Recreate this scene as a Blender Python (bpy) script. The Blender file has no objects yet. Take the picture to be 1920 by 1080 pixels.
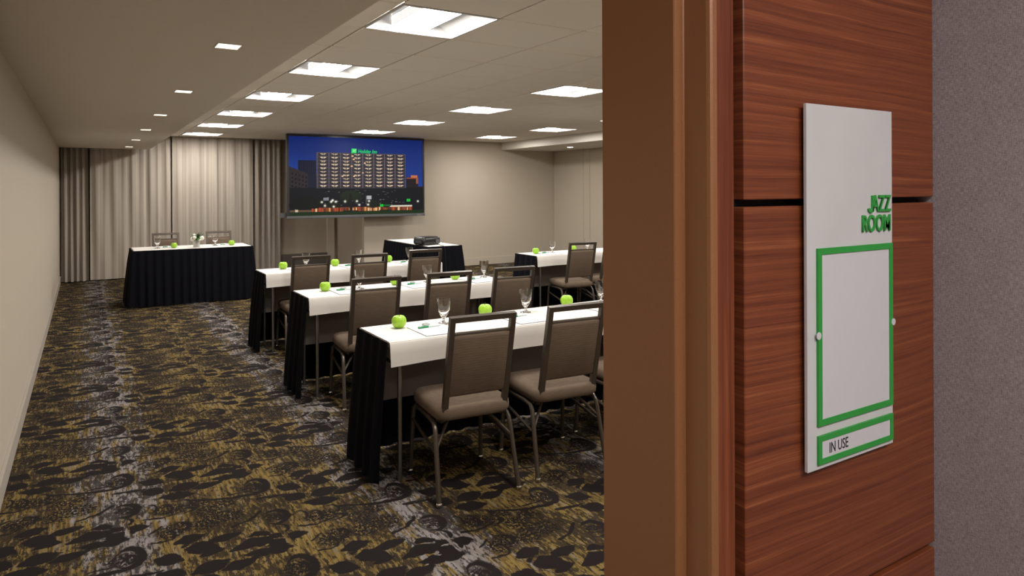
import bpy, bmesh, math, random
from mathutils import Matrix, Vector
random.seed(7)
PI = math.pi
scene = bpy.context.scene
col = scene.collection

# ---------------------------------------------------------------- camera
CAM_H = 1.53
yaw = math.radians(32.0); roll = 0.004
Fv = Vector((math.sin(yaw), math.cos(yaw), 0)); Rv = Vector((math.cos(yaw), -math.sin(yaw), 0)); Uv = Vector((0, 0, 1))
Rc = Rv * math.cos(roll) - Uv * math.sin(roll); Uc = Rv * math.sin(roll) + Uv * math.cos(roll)
cam_data = bpy.data.cameras.new('camera')
cam_data.sensor_width = 36.0; cam_data.lens = 24.0; cam_data.sensor_fit = 'HORIZONTAL'
cam_data.shift_y = -185.0 / 1920.0
cam_data.clip_start = 0.02; cam_data.clip_end = 100
cam = bpy.data.objects.new('camera', cam_data); col.objects.link(cam)
M = Matrix.Identity(4)
for i in range(3):
    M[i][0] = Rc[i]; M[i][1] = Uc[i]; M[i][2] = -Fv[i]
M[2][3] = CAM_H
cam.matrix_world = M
scene.camera = cam

# ---------------------------------------------------------------- world, exposure
w = bpy.data.worlds.new('world'); scene.world = w; w.use_nodes = True
w.node_tree.nodes['Background'].inputs[0].default_value = (0.02, 0.019, 0.018, 1)
w.node_tree.nodes['Background'].inputs[1].default_value = 0.3
scene.view_settings.view_transform = 'Standard'; scene.view_settings.look = 'None'
scene.view_settings.exposure = 0.0; scene.view_settings.gamma = 1.0
scene.view_settings.use_curve_mapping = False
LENS = 66.0          # radiance of the troffer lenses
CORR = 24.0           # radiance of the corridor ceiling panels

# ---------------------------------------------------------------- node helpers
class NT:
    def __init__(s, tree): s.t = tree; s.n = tree.nodes; s.l = tree.links
    def new(s, typ, **kw):
        nd = s.n.new(typ)
        for k, v in kw.items(): setattr(nd, k, v)
        return nd
    def put(s, sock, v):
        if hasattr(v, 'is_output') or isinstance(v, bpy.types.NodeSocket): s.l.new(v, sock)
        else: sock.default_value = v
    def math(s, op, a, b=0.0, c=None, clamp=False):
        nd = s.new('ShaderNodeMath', operation=op); nd.use_clamp = clamp
        s.put(nd.inputs[0], a); s.put(nd.inputs[1], b)
        if c is not None: s.put(nd.inputs[2], c)
        return nd.outputs[0]
    def vmath(s, op, a, b=None, scale=None):
        nd = s.new('ShaderNodeVectorMath', operation=op)
        s.put(nd.inputs[0], a)
        if b is not None: s.put(nd.inputs[1], b)
        if scale is not None: s.put(nd.inputs['Scale'], scale)
        return nd.outputs['Value'] if op in ('DOT_PRODUCT', 'LENGTH', 'DISTANCE') else nd.outputs[0]
    def coords(s, scale=(1, 1, 1), obj=False):
        tc = s.new('ShaderNodeTexCoord') if obj else s.new('ShaderNodeNewGeometry')
        v = tc.outputs['Object'] if obj else tc.outputs['Position']
        return s.vmath('MULTIPLY', v, scale)
    def noise(s, vec, scale, detail=2.0, rough=0.5, dist=0.0):
        nd = s.new('ShaderNodeTexNoise'); s.put(nd.inputs['Vector'], vec)
        nd.inputs['Scale'].default_value = scale; nd.inputs['Detail'].default_value = detail
        nd.inputs['Roughness'].default_value = rough; nd.inputs['Distortion'].default_value = dist
        return nd.outputs['Fac']
    def ramp(s, fac, stops, interp='LINEAR'):
        nd = s.new('ShaderNodeValToRGB'); nd.color_ramp.interpolation = interp
        el = nd.color_ramp.elements
        while len(el) < len(stops): el.new(0.5)
        for e, (p, c) in zip(el, stops):
            e.position = p; e.color = (c[0], c[1], c[2], 1) if len(c) == 3 else c
        s.put(nd.inputs[0], fac); return nd.outputs[0]
    def mix(s, fac, a, b, blend='MIX'):
        nd = s.new('ShaderNodeMix', data_type='RGBA', blend_type=blend)
        s.put(nd.inputs[0], fac)
        for sock, v in ((nd.inputs[6], a), (nd.inputs[7], b)):
            s.put(sock, (v[0], v[1], v[2], 1) if isinstance(v, tuple) and len(v) == 3 else v)
        return nd.outputs[2]
    def smooth(s, v, lo, hi):
        nd = s.new('ShaderNodeMapRange', interpolation_type='SMOOTHSTEP')
        s.put(nd.inputs[0], v); nd.inputs[1].default_value = lo; nd.inputs[2].default_value = hi
        return nd.outputs[0]
    def bump(s, h, strength=0.3, dist=0.002):
        nd = s.new('ShaderNodeBump'); s.put(nd.inputs['Height'], h)
        nd.inputs['Strength'].default_value = strength; nd.inputs['Distance'].default_value = dist
        return nd.outputs[0]

def base_mat(name, color=(0.8, 0.8, 0.8), rough=0.6, metal=0.0, spec=None, emit=None, estr=0.0, trans=0.0, ior=None):
    m = bpy.data.materials.new(name); m.use_nodes = True
    b = m.node_tree.nodes['Principled BSDF']
    b.inputs['Base Color'].default_value = (*color, 1); b.inputs['Roughness'].default_value = rough
    b.inputs['Metallic'].default_value = metal
    if spec is not None: b.inputs['Specular IOR Level'].default_value = spec
    if trans: b.inputs['Transmission Weight'].default_value = trans
    if ior: b.inputs['IOR'].default_value = ior
    if emit: b.inputs['Emission Color'].default_value = (*emit, 1); b.inputs['Emission Strength'].default_value = estr
    return m, NT(m.node_tree), b

MT = {}
def mottled(name, color, var=0.06, scale=60, rough=0.7, bump=0.15, spec=0.3, stretch=(1, 1, 1), metal=0.0):
    m, n, b = base_mat(name, color, rough, metal, spec)
    f = n.noise(n.coords(stretch), scale, 4, 0.6)
    lo = tuple(c * (1 - var) for c in color); hi = tuple(min(1, c * (1 + var)) for c in color)
    n.put(b.inputs['Base Color'], n.ramp(f, [(0.3, lo), (0.7, hi)]))
    if bump: n.put(b.inputs['Normal'], n.bump(f, bump, 0.001))
    MT[name] = m; return m

# wall vinyl: fine vertical and horizontal weave
def wall_mat(name, color, amt=0.10):
    m, n, b = base_mat(name, color, 0.62, 0, 0.3)
    a = n.noise(n.coords((90, 90, 900)), 1.0, 2); c = n.noise(n.coords((700, 700, 60)), 1.0, 2)
    f = n.math('ADD', n.math('MULTIPLY', a, .5), n.math('MULTIPLY', c, .5))
    lo = tuple(x * (1 - amt) for x in color); hi = tuple(x * (1 + amt) for x in color)
    n.put(b.inputs['Base Color'], n.ramp(f, [(0.35, lo), (0.65, hi)]))
    n.put(b.inputs['Normal'], n.bump(f, 0.15, 0.001))
    MT[name] = m
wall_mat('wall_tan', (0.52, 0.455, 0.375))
wall_mat('wall_bay', (0.42, 0.355, 0.28))  # tan wall darkened: the bay's shadow is put into this colour
mottled('soffit_paint', (0.74, 0.665, 0.58), 0.02, 30, 0.8, 0.05)
mottled('tile_paint', (0.88, 0.82, 0.74), 0.03, 220, 0.85, 0.12)
mottled('grid_metal', (0.13, 0.12, 0.11), 0.02, 30, 0.6, 0)
mottled('white_trim', (0.72, 0.68, 0.61), 0.02, 40, 0.5, 0)
mottled('reflector_white', (0.60, 0.60, 0.60), 0.01, 20, 0.35, 0)
mottled('baseboard_paint', (0.42, 0.38, 0.33), 0.03, 40, 0.5, 0.03)
mottled('baseboard_dark', (0.13, 0.11, 0.10), 0.05, 40, 0.5, 0.03)
mottled('backing_black', (0.006, 0.006, 0.007), 0.05, 40, 0.7, 0)
mottled('bezel_black', (0.018, 0.018, 0.020), 0.05, 80, 0.3, 0, 0.5)
mottled('bezel_grey', (0.10, 0.10, 0.11), 0.05, 80, 0.35, 0, 0.5)
mottled('chair_metal', (0.078, 0.060, 0.046), 0.08, 90, 0.36, 0.03, 0.5, metal=0.35)
mottled('chrome', (0.62, 0.60, 0.57), 0.02, 60, 0.18, 0, 0.5, metal=1.0)
mottled('table_leg_metal', (0.30, 0.28, 0.26), 0.04, 60, 0.28, 0, 0.5, metal=0.9)
mottled('table_board', (0.16, 0.13, 0.11), 0.08, 50, 0.5, 0.03)
mottled('panel_grey', (0.27, 0.23, 0.205), 0.06, 200, 0.8, 0.1)
mottled('cloth_white', (0.74, 0.71, 0.67), 0.02, 500, 0.85, 0.12, 0.2)
mottled('pad_paper', (0.80, 0.80, 0.82), 0.01, 200, 0.7, 0, 0.3)
mottled('pad_edge', (0.30, 0.29, 0.36), 0.03, 200, 0.7, 0, 0.3)
mottled('pen_green', (0.015, 0.26, 0.09), 0.04, 60, 0.3, 0, 0.5)
mottled('pen_white', (0.62, 0.70, 0.68), 0.02, 60, 0.25, 0, 0.5)
mottled('stem_brown', (0.06, 0.04, 0.02), 0.2, 300, 0.8, 0.1)
mottled('petal_white', (0.82, 0.80, 0.70), 0.05, 120, 0.7, 0.1)
mottled('leaf_green', (0.03, 0.09, 0.025), 0.4, 90, 0.55, 0.1)
mottled('leaf_light', (0.10, 0.28, 0.06), 0.3, 90, 0.55, 0.1)
mottled('vase_silver', (0.50, 0.49, 0.47), 0.04, 60, 0.35, 0, 0.5, metal=0.7)
mottled('projector_black', (0.012, 0.012, 0.013), 0.1, 150, 0.28, 0.03, 0.5)
mottled('sign_green', (0.035, 0.33, 0.055), 0.03, 60, 0.45, 0, 0.4)
mottled('sign_insert', (0.66, 0.635, 0.66), 0.01, 60, 0.35, 0, 0.4)
mottled('text_black', (0.02, 0.02, 0.022), 0.05, 60, 0.5, 0)
mottled('corridor_paint', (0.55, 0.50, 0.45), 0.03, 60, 0.8, 0.05)
mottled('track_metal', (0.5, 0.48, 0.45), 0.03, 60, 0.5, 0)

m, n, b = base_mat('sign_acrylic', (0.66, 0.645, 0.645), 0.18, 0, 0.5); b.inputs['Coat Weight'].default_value = 0.3
n.put(b.inputs['Base Color'], n.ramp(n.noise(n.coords(), 9, 2), [(0.3, (0.63, 0.615, 0.615)), (0.7, (0.68, 0.665, 0.665))])); MT['sign_acrylic'] = m

def emit_mat(name, color, strength):
    m = bpy.data.materials.new(name); m.use_nodes = True; t = NT(m.node_tree); t.n.clear()
    e = t.new('ShaderNodeEmission'); e.inputs[0].default_value = (*color, 1); e.inputs[1].default_value = strength
    o = t.new('ShaderNodeOutputMaterial'); t.l.new(e.outputs[0], o.inputs[0]); MT[name] = m
emit_mat('lens_light', (1.0, 0.955, 0.89), LENS)
emit_mat('basket_glow', (1.0, 0.97, 0.93), 1.0)
emit_mat('spot_light', (1.0, 0.90, 0.74), 28.0)
emit_mat('corridor_light', (1.0, 0.955, 0.93), CORR)
emit_mat('logo_green', (0.03, 0.75, 0.12), 1.0)
emit_mat('logo_white', (0.8, 0.9, 0.8), 0.9)
for _k in ('logo_green', 'logo_white', 'basket_glow'): MT[_k].cycles.emission_sampling = 'NONE'

# glass
m, n, b = base_mat('goblet_glass', (1, 1, 1), 0.0, 0, 0.5, trans=1.0, ior=1.45); MT['goblet_glass'] = m
m, n, b = base_mat('mint_wrap', (0.75, 0.78, 0.78), 0.15, 0, 0.6, trans=0.45, ior=1.3)
n.put(b.inputs['Normal'], n.bump(n.noise(n.coords(), 300, 2), 0.5, 0.002)); MT['mint_wrap'] = m
# apple
m, n, b = base_mat('apple_skin', (0.30, 0.60, 0.03), 0.28, 0, 0.5)
f = n.noise(n.coords((60, 60, 25), True), 1.0, 3); g = n.noise(n.coords((1, 1, 1), True), 420, 2)
c = n.ramp(f, [(0.3, (0.24, 0.52, 0.018)), (0.7, (0.40, 0.66, 0.05))])
n.put(b.inputs['Base Color'], n.mix(n.smooth(g, .66, .74), c, (0.62, 0.74, 0.30))); MT['apple_skin'] = m
# chair fabric: fine horizontal ribs
m, n, b = base_mat('chair_fabric', (0.2, 0.15, 0.11), 0.8, 0, 0.2)
v = n.coords((1, 1, 1), True); sep = n.new('ShaderNodeSeparateXYZ'); n.l.new(v, sep.inputs[0])
rib = n.math('SINE', n.math('MULTIPLY', n.math('ADD', sep.outputs[2], n.math('MULTIPLY', sep.outputs[1], .9)), 620.0))
rib = n.math('ADD', n.math('MULTIPLY', rib, .12), n.noise(n.coords((25, 25, 400), True), 1.0, 2))
n.put(b.inputs['Base Color'], n.ramp(rib, [(0.2, (0.125, 0.089, 0.064)), (0.85, (0.185, 0.136, 0.099))]))
n.put(b.inputs['Normal'], n.bump(rib, 0.25, 0.001)); MT['chair_fabric'] = m
# black skirt cloth
m, n, b = base_mat('skirt_black', (0.008, 0.008, 0.011), 0.85, 0, 0.10)
f = n.noise(n.coords((300, 300, 40)), 1.0, 2)
n.put(b.inputs['Base Color'], n.ramp(f, [(0.3, (0.003, 0.003, 0.005)), (0.7, (0.007, 0.007, 0.011))])); MT['skirt_black'] = m
# curtain cloth: vertical stripes
def curtain_mat(name, k):
    m, n, b = base_mat(name, (0.4, 0.35, 0.3), 0.75, 0, 0.25)
    a = n.noise(n.coords((22, 3, 0.05), True), 1.0, 3, 0.6); c = n.noise(n.coords((160, 20, 0.3), True), 1.0, 2)
    f = n.math('ADD', n.math('MULTIPLY', a, .72), n.math('MULTIPLY', c, .28))
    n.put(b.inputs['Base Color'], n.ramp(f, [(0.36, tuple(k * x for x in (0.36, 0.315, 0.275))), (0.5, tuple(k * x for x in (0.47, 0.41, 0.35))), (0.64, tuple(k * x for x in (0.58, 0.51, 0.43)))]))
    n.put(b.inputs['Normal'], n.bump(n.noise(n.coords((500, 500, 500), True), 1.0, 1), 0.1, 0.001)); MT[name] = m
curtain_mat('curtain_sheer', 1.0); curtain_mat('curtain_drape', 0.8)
# wood veneer
def wood_mat(name, horiz):
    m, n, b = base_mat(name, (0.2, 0.08, 0.04), 0.36, 0, 0.45)
    g = n.new('ShaderNodeNewGeometry').outputs['Position']
    warp = n.noise(n.vmath('MULTIPLY', g, (1.3, 1.3, 1.3)), 1.6, 2)
    sep = n.new('ShaderNodeSeparateXYZ'); n.l.new(g, sep.inputs[0])
    if horiz:
        z = n.math('ADD', sep.outputs[2], n.math('MULTIPLY', warp, 0.035))
        cmb = n.new('ShaderNodeCombineXYZ'); n.put(cmb.inputs[0], n.math('MULTIPLY', sep.outputs[0], 0.9)); n.put(cmb.inputs[2], n.math('MULTIPLY', z, 120.0))
        c2 = n.new('ShaderNodeCombineXYZ'); n.put(c2.inputs[0], n.math('MULTIPLY', sep.outputs[0], 9.0)); n.put(c2.inputs[2], n.math('MULTIPLY', z, 620.0))
    else:
        x = n.math('ADD', sep.outputs[0], n.math('MULTIPLY', warp, 0.02))
        cmb = n.new('ShaderNodeCombineXYZ'); n.put(cmb.inputs[2], n.math('MULTIPLY', sep.outputs[2], 1.6)); n.put(cmb.inputs[0], n.math('MULTIPLY', x, 70.0))
        c2 = n.new('ShaderNodeCombineXYZ'); n.put(c2.inputs[2], n.math('MULTIPLY', sep.outputs[2], 9.0)); n.put(c2.inputs[0], n.math('MULTIPLY', x, 500.0))
    a = n.noise(cmb.outputs[0], 1.0, 4, 0.6); c = n.noise(c2.outputs[0], 1.0, 2)
    f = n.math('ADD', n.math('MULTIPLY', a, .68), n.math('MULTIPLY', c, .32))
    n.put(b.inputs['Base Color'], n.ramp(f, [(0.30, (0.085, 0.021, 0.010)), (0.45, (0.170, 0.042, 0.017)), (0.56, (0.230, 0.062, 0.023)), (0.70, (0.370, 0.125, 0.050))]))
    n.put(b.inputs['Normal'], n.bump(f, 0.06, 0.001)); MT[name] = m
wood_mat('wood_horizontal', True); wood_mat('wood_vertical', False)
# bronze painted steel door frame
m, n, b = base_mat('frame_bronze', (0.20, 0.105, 0.045), 0.38, 0.15, 0.5)
f = n.noise(n.coords(), 700, 2)
n.put(b.inputs['Base Color'], n.ramp(f, [(0.3, (0.300, 0.128, 0.052)), (0.7, (0.345, 0.150, 0.062))]))
n.put(b.inputs['Normal'], n.bump(f, 0.06, 0.0005)); MT['frame_bronze'] = m
# linen wall covering
m, n, b = base_mat('linen', (0.2, 0.17, 0.17), 0.75, 0, 0.3)
a = n.noise(n.coords((0, 150, 1000)), 1.0, 2, .6); c = n.noise(n.coords((0, 1000, 130)), 1.0, 2, .6); d = n.noise(n.coords((0, 1100, 1200)), 1.0, 1); e = n.noise(n.coords((0, 30, 30)), 1.0, 2)
f = n.math('ADD', n.math('ADD', n.math('MULTIPLY', a, .46), n.math('MULTIPLY', c, .46)), n.math('MULTIPLY', e, .08))
cc = n.ramp(f, [(0.38, (0.22, 0.18, 0.185)), (0.5, (0.34, 0.285, 0.29)), (0.62, (0.47, 0.405, 0.41))])
n.put(b.inputs['Base Color'], n.mix(n.smooth(d, .66, .76), cc, (0.55, 0.49, 0.48)))
n.put(b.inputs['Normal'], n.bump(f, 0.3, 0.001)); MT['linen'] = m

# ---- patterned carpet
def carpet():
    m, n, b = base_mat('carpet', (0.1, 0.08, 0.05), 0.95, 0, 0.1)
    PX, PY = 0.595, 0.89
    caps = [(0.356, 4.181, 0.411, 4.19, 0.03), (0.38, 4.112, 0.453, 4.046, 0.036), (0.269, 4.06, 0.314, 4.031, 0.034), (0.267, 3.929, 0.307, 3.898, 0.034), (0.179, 3.971, 0.252, 3.971, 0.009), (0.388, 3.889, 0.466, 3.901, 0.036), (0.348, 3.809, 0.424, 3.788, 0.034), (0.415, 4.006, 0.48, 4.015, 0.018), (0.472, 4.112, 0.559, 4.12, 0.024), (0.492, 3.846, 0.577, 3.863, 0.028), (0.549, 3.99, 0.648, 4.019, 0.03), (0.585, 3.916, 0.651, 3.892, 0.026), (0.66, 3.999, 0.727, 3.964, 0.056), (0.63, 4.056, 0.662, 4.055, 0.03), (0.762, 3.979, 0.81, 3.971, 0.026), (0.667, 3.898, 0.72, 3.888, 0.03), (0.72, 3.545, 0.81, 3.53, 0.011)]
    rings = [(0.74, 3.704, 0.060, 0.100, .019), (0.75, 3.690, 0.022, 0.045, .012), (0.746, 3.303, 0.062, 0.082, .017), (0.76, 3.29, 0.026, 0.034, .011), (0.318, 3.667, 0.032, 0.060, .008), (0.261, 3.703, 0.028, 0.05, .006), (0.342, 3.437, 0.058, 0.050, .008), (0.305, 3.378, 0.03, 0.05, .007), (0.402, 3.69, 0.034, 0.046, .007), (0.36, 3.60, 0.08, 0.03, .006), (0.35, 3.46, 0.028, 0.022, .006), (0.13, 3.62, 0.05, 0.05, .006)]
    arcs = [(0.724, 3.61, 0.621, 3.622, .012), (0.621, 3.622, 0.538, 3.65, .010), (0.538, 3.65, 0.444, 3.70, .008), (0.70, 3.66, 0.60, 3.665, .006), (0.641, 3.335, 0.70, 3.395, .010), (0.641, 3.335, 0.56, 3.31, .008), (0.23, 3.60, 0.30, 3.575, .007), (0.30, 3.575, 0.40, 3.60, .006), (0.24, 3.44, 0.29, 3.48, .006), (0.24, 3.34, 0.30, 3.33, .006)]
    clouds = [(0.46, 3.653, .055), (0.468, 3.408, .065), (0.573, 3.431, .07), (0.57, 3.584, .055), (0.511, 3.47, .06), (0.49, 3.54, .05)]
    pos = n.new('ShaderNodeNewGeometry').outputs['Position']
    wob = n.new('ShaderNodeTexNoise'); n.put(wob.inputs['Vector'], pos); wob.inputs['Scale'].default_value = 34; wob.inputs['Detail'].default_value = 3
    off = n.vmath('MULTIPLY', n.vmath('SUBTRACT', wob.outputs['Color'], (0.5, 0.5, 0.5)), (0.022, 0.030, 0))
    pw = n.vmath('ADD', pos, off)
    sep = n.new('ShaderNodeSeparateXYZ'); n.l.new(pw, sep.inputs[0])
    i = n.math('FLOOR', n.math('DIVIDE', sep.outputs[0], PX))
    lx = n.math('SUBTRACT', sep.outputs[0], n.math('MULTIPLY', i, PX))
    yy = n.math('ADD', sep.outputs[1], n.math('MULTIPLY', i, PY / 2))
    ly = n.math('SUBTRACT', yy, n.math('MULTIPLY', n.math('FLOOR', n.math('DIVIDE', yy, PY)), PY))
    cmb = n.new('ShaderNodeCombineXYZ'); n.put(cmb.inputs[0], lx); n.put(cmb.inputs[1], ly); P = cmb.outputs[0]
    # capsule group
    g = bpy.data.node_groups.new('capsule', 'ShaderNodeTree')
    for nm, ty in (('P', 'NodeSocketVector'), ('A', 'NodeSocketVector'), ('BA', 'NodeSocketVector'), ('Q', 'NodeSocketVector'), ('R', 'NodeSocketFloat'), ('K', 'NodeSocketFloat'), ('D', 'NodeSocketFloat')):
        g.interface.new_socket(nm, in_out='INPUT', socket_type=ty)
    g.interface.new_socket('Out', in_out='OUTPUT', socket_type='NodeSocketFloat')
    G = NT(g); gi = G.new('NodeGroupInput'); go = G.new('NodeGroupOutput')
    pa = G.vmath('SUBTRACT', gi.outputs['P'], gi.outputs['A'])
    h = G.math('MINIMUM', G.math('MAXIMUM', G.vmath('DOT_PRODUCT', pa, gi.outputs['Q']), 0.0), 1.0)
    hh = G.math('MULTIPLY', G.math('MULTIPLY', h, G.math('SUBTRACT', 1.0, h)), 2.8)
    rr = G.math('MULTIPLY', gi.outputs['R'], G.math('ADD', 1.0, G.math('MULTIPLY', gi.outputs['K'], G.math('SUBTRACT', hh, 0.62))))
    d = G.math('SUBTRACT', G.vmath('LENGTH', G.vmath('SUBTRACT', pa, G.vmath('SCALE', gi.outputs['BA'], scale=h))), rr)
    G.l.new(G.math('MINIMUM', d, gi.outputs['D']), go.inputs[0])
    g2 = bpy.data.node_groups.new('ring', 'ShaderNodeTree')
    for nm, ty in (('P', 'NodeSocketVector'), ('A', 'NodeSocketVector'), ('S', 'NodeSocketVector'), ('R', 'NodeSocketFloat'), ('W', 'NodeSocketFloat'), ('D', 'NodeSocketFloat')):
        g2.interface.new_socket(nm, in_out='INPUT', socket_type=ty)
    g2.interface.new_socket('Out', in_out='OUTPUT', socket_type='NodeSocketFloat')
    G = NT(g2); gi = G.new('NodeGroupInput'); go = G.new('NodeGroupOutput')
    pa = G.vmath('MULTIPLY', G.vmath('SUBTRACT', gi.outputs['P'], gi.outputs['A']), gi.outputs['S'])
    d = G.math('SUBTRACT', G.math('ABSOLUTE', G.math('SUBTRACT', G.vmath('LENGTH', pa), gi.outputs['R'])), G.math('ADD', gi.outputs['W'], G.math('MULTIPLY', G.vmath('DOT_PRODUCT', pa, (1, 0, 0)), 0.16)))
    G.l.new(G.math('MINIMUM', d, gi.outputs['D']), go.inputs[0])
    def images(x, y, rx, ry):
        out = []
        for a in range(-3, 4):
            for c in range(-6, 7):
                qx = x + a * PX; qy = y - a * PY / 2 + c * PY
                if -rx < qx < PX + rx and -ry < qy < PY + ry: out.append((qx - x, qy - y))
        return out
    def chain(shapes, start):
        cur = start
        for (x0, y0, x1, y1, r) in shapes:
            leaf = 1.0 if .015 < r < .05 and abs(x1 - x0) > .01 else 0.0
            if leaf:
                dl_ = math.hypot(x1 - x0, y1 - y0); ex, ey = (x1 - x0) / dl_ * r * .75, (y1 - y0) / dl_ * r * .75
                x0, y0, x1, y1 = x0 - ex, y0 - ey, x1 + ex, y1 + ey
            mx, my = (x0 + x1) / 2, (y0 + y1) / 2
            for dx, dy in images(mx, my, abs(x1 - x0) / 2 + r + .02, abs(y1 - y0) / 2 + r + .02):
                nd = n.new('ShaderNodeGroup'); nd.node_tree = g
                bx, by = x1 - x0, y1 - y0; L2 = bx * bx + by * by + 1e-9
                n.l.new(P, nd.inputs['P']); nd.inputs['A'].default_value = (x0 + dx, y0 + dy, 0); nd.inputs['BA'].default_value = (bx, by, 0)
                nd.inputs['Q'].default_value = (bx / L2, by / L2, 0); nd.inputs['R'].default_value = (1.05 if r > .05 else 1.36) * r if r > .02 else r * 1.25; nd.inputs['K'].default_value = leaf
                n.put(nd.inputs['D'], cur); cur = nd.outputs[0]
        return cur
    solid = chain(caps + arcs, 1.0)
    for (x, y, rx, ry, wd) in rings:
        for dx, dy in images(x, y, rx + .03, ry + .03):
            nd = n.new('ShaderNodeGroup'); nd.node_tree = g2
            n.l.new(P, nd.inputs['P']); nd.inputs['A'].default_value = (x + dx, y + dy, 0); nd.inputs['S'].default_value = (1, rx / ry, 0)
            nd.inputs['R'].default_value = rx - wd * .5; nd.inputs['W'].default_value = wd * .58
            n.put(nd.inputs['D'], solid); solid = nd.outputs[0]
    cl = chain([(x, y, x + .001, y, r) for x, y, r in clouds] + [(0.70, 3.70, 0.75, 3.70, .045), (0.74, 3.30, 0.75, 3.31, .04), (0.32, 3.66, 0.36, 3.64, .06), (0.32, 3.41, 0.36, 3.43, .05)], 1.0)
    cut = chain([(0.24, 3.985, 0.36, 3.99, .004), (0.36, 3.99, 0.47, 3.965, .005), (0.47, 3.965, 0.60, 4.06, .004), (0.36, 3.99, 0.33, 4.09, .005), (0.33, 4.09, 0.40, 4.145, .004), (0.40, 3.975, 0.335, 3.87, .005), (0.335, 3.87, 0.38, 3.845, .004),
                 (0.745, 4.03, 0.75, 3.92, .007), (0.70, 3.985, 0.75, 3.975, .003), (0.56, 3.93, 0.66, 3.95, .004), (0.60, 4.06, 0.68, 4.03, .003), (0.50, 3.90, 0.585, 3.885, .003)], 1.0)
    mask = n.math('MULTIPLY', n.smooth(solid, 0.004, -0.004), n.smooth(cut, -0.001, 0.004))
    fine = n.noise(n.vmath('MULTIPLY', pos, (95, 60, 1)), 1.0, 3, .65)
    lace = n.math('MULTIPLY', n.smooth(cl, 0.03, -0.02), n.smooth(fine, .57, .51))
    spk = n.noise(n.vmath('MULTIPLY', pos, (62, 17, 1)), 1.0, 5, .72)
    spk_zone = n.noise(n.vmath('MULTIPLY', pos, (5, 2.2, 1)), 1.0, 2)
    speck = n.smooth(n.math('ADD', spk, n.math('MULTIPLY', spk_zone, .45)), .70, .755)
    dark = n.math('MAXIMUM', mask, n.math('MAXIMUM', lace, n.math('MULTIPLY', speck, .85)))
    # ground colours run in bands along the room
    sp = n.new('ShaderNodeSeparateXYZ'); n.l.new(pos, sp.inputs[0])
    ph = n.math('MULTIPLY', n.math('SUBTRACT', sp.outputs[0], 0.14), 2 * PI / 1.18)
    band = n.math('COSINE', ph)
    st = n.noise(n.vmath('MULTIPLY', pos, (24, 3.2, 1)), 1.0, 4, .65)
    st2 = n.noise(n.vmath('MULTIPLY', pos, (60, 5.0, 1)), 1.0, 3, .6)
    grey = n.smooth(n.math('ADD', band, n.math('MULTIPLY', n.math('SUBTRACT', st, .5), 3.4)), 0.62, 0.95)
    yel = n.ramp(st2, [(0.32, (0.075, 0.050, 0.024)), (0.44, (0.128, 0.086, 0.032)), (0.54, (0.235, 0.162, 0.046)), (0.66, (0.180, 0.150, 0.118))])
    gry = n.ramp(st2, [(0.3, (0.16, 0.138, 0.125)), (0.55, (0.275, 0.25, 0.248))])
    ground = n.mix(grey, yel, gry)
    pile = n.noise(n.vmath('MULTIPLY', pos, (420, 420, 1)), 1.0, 1)
    colr = n.mix(dark, ground, (0.0165, 0.0125, 0.0125))
    colr = n.mix(1.0, colr, n.ramp(pile, [(0.3, (0.75, 0.75, 0.75)), (0.7, (1.2, 1.2, 1.2))]), 'MULTIPLY')
    n.put(b.inputs['Base Color'], colr)
    n.put(b.inputs['Normal'], n.bump(pile, 0.3, 0.003)); MT['carpet'] = m
carpet()

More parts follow.
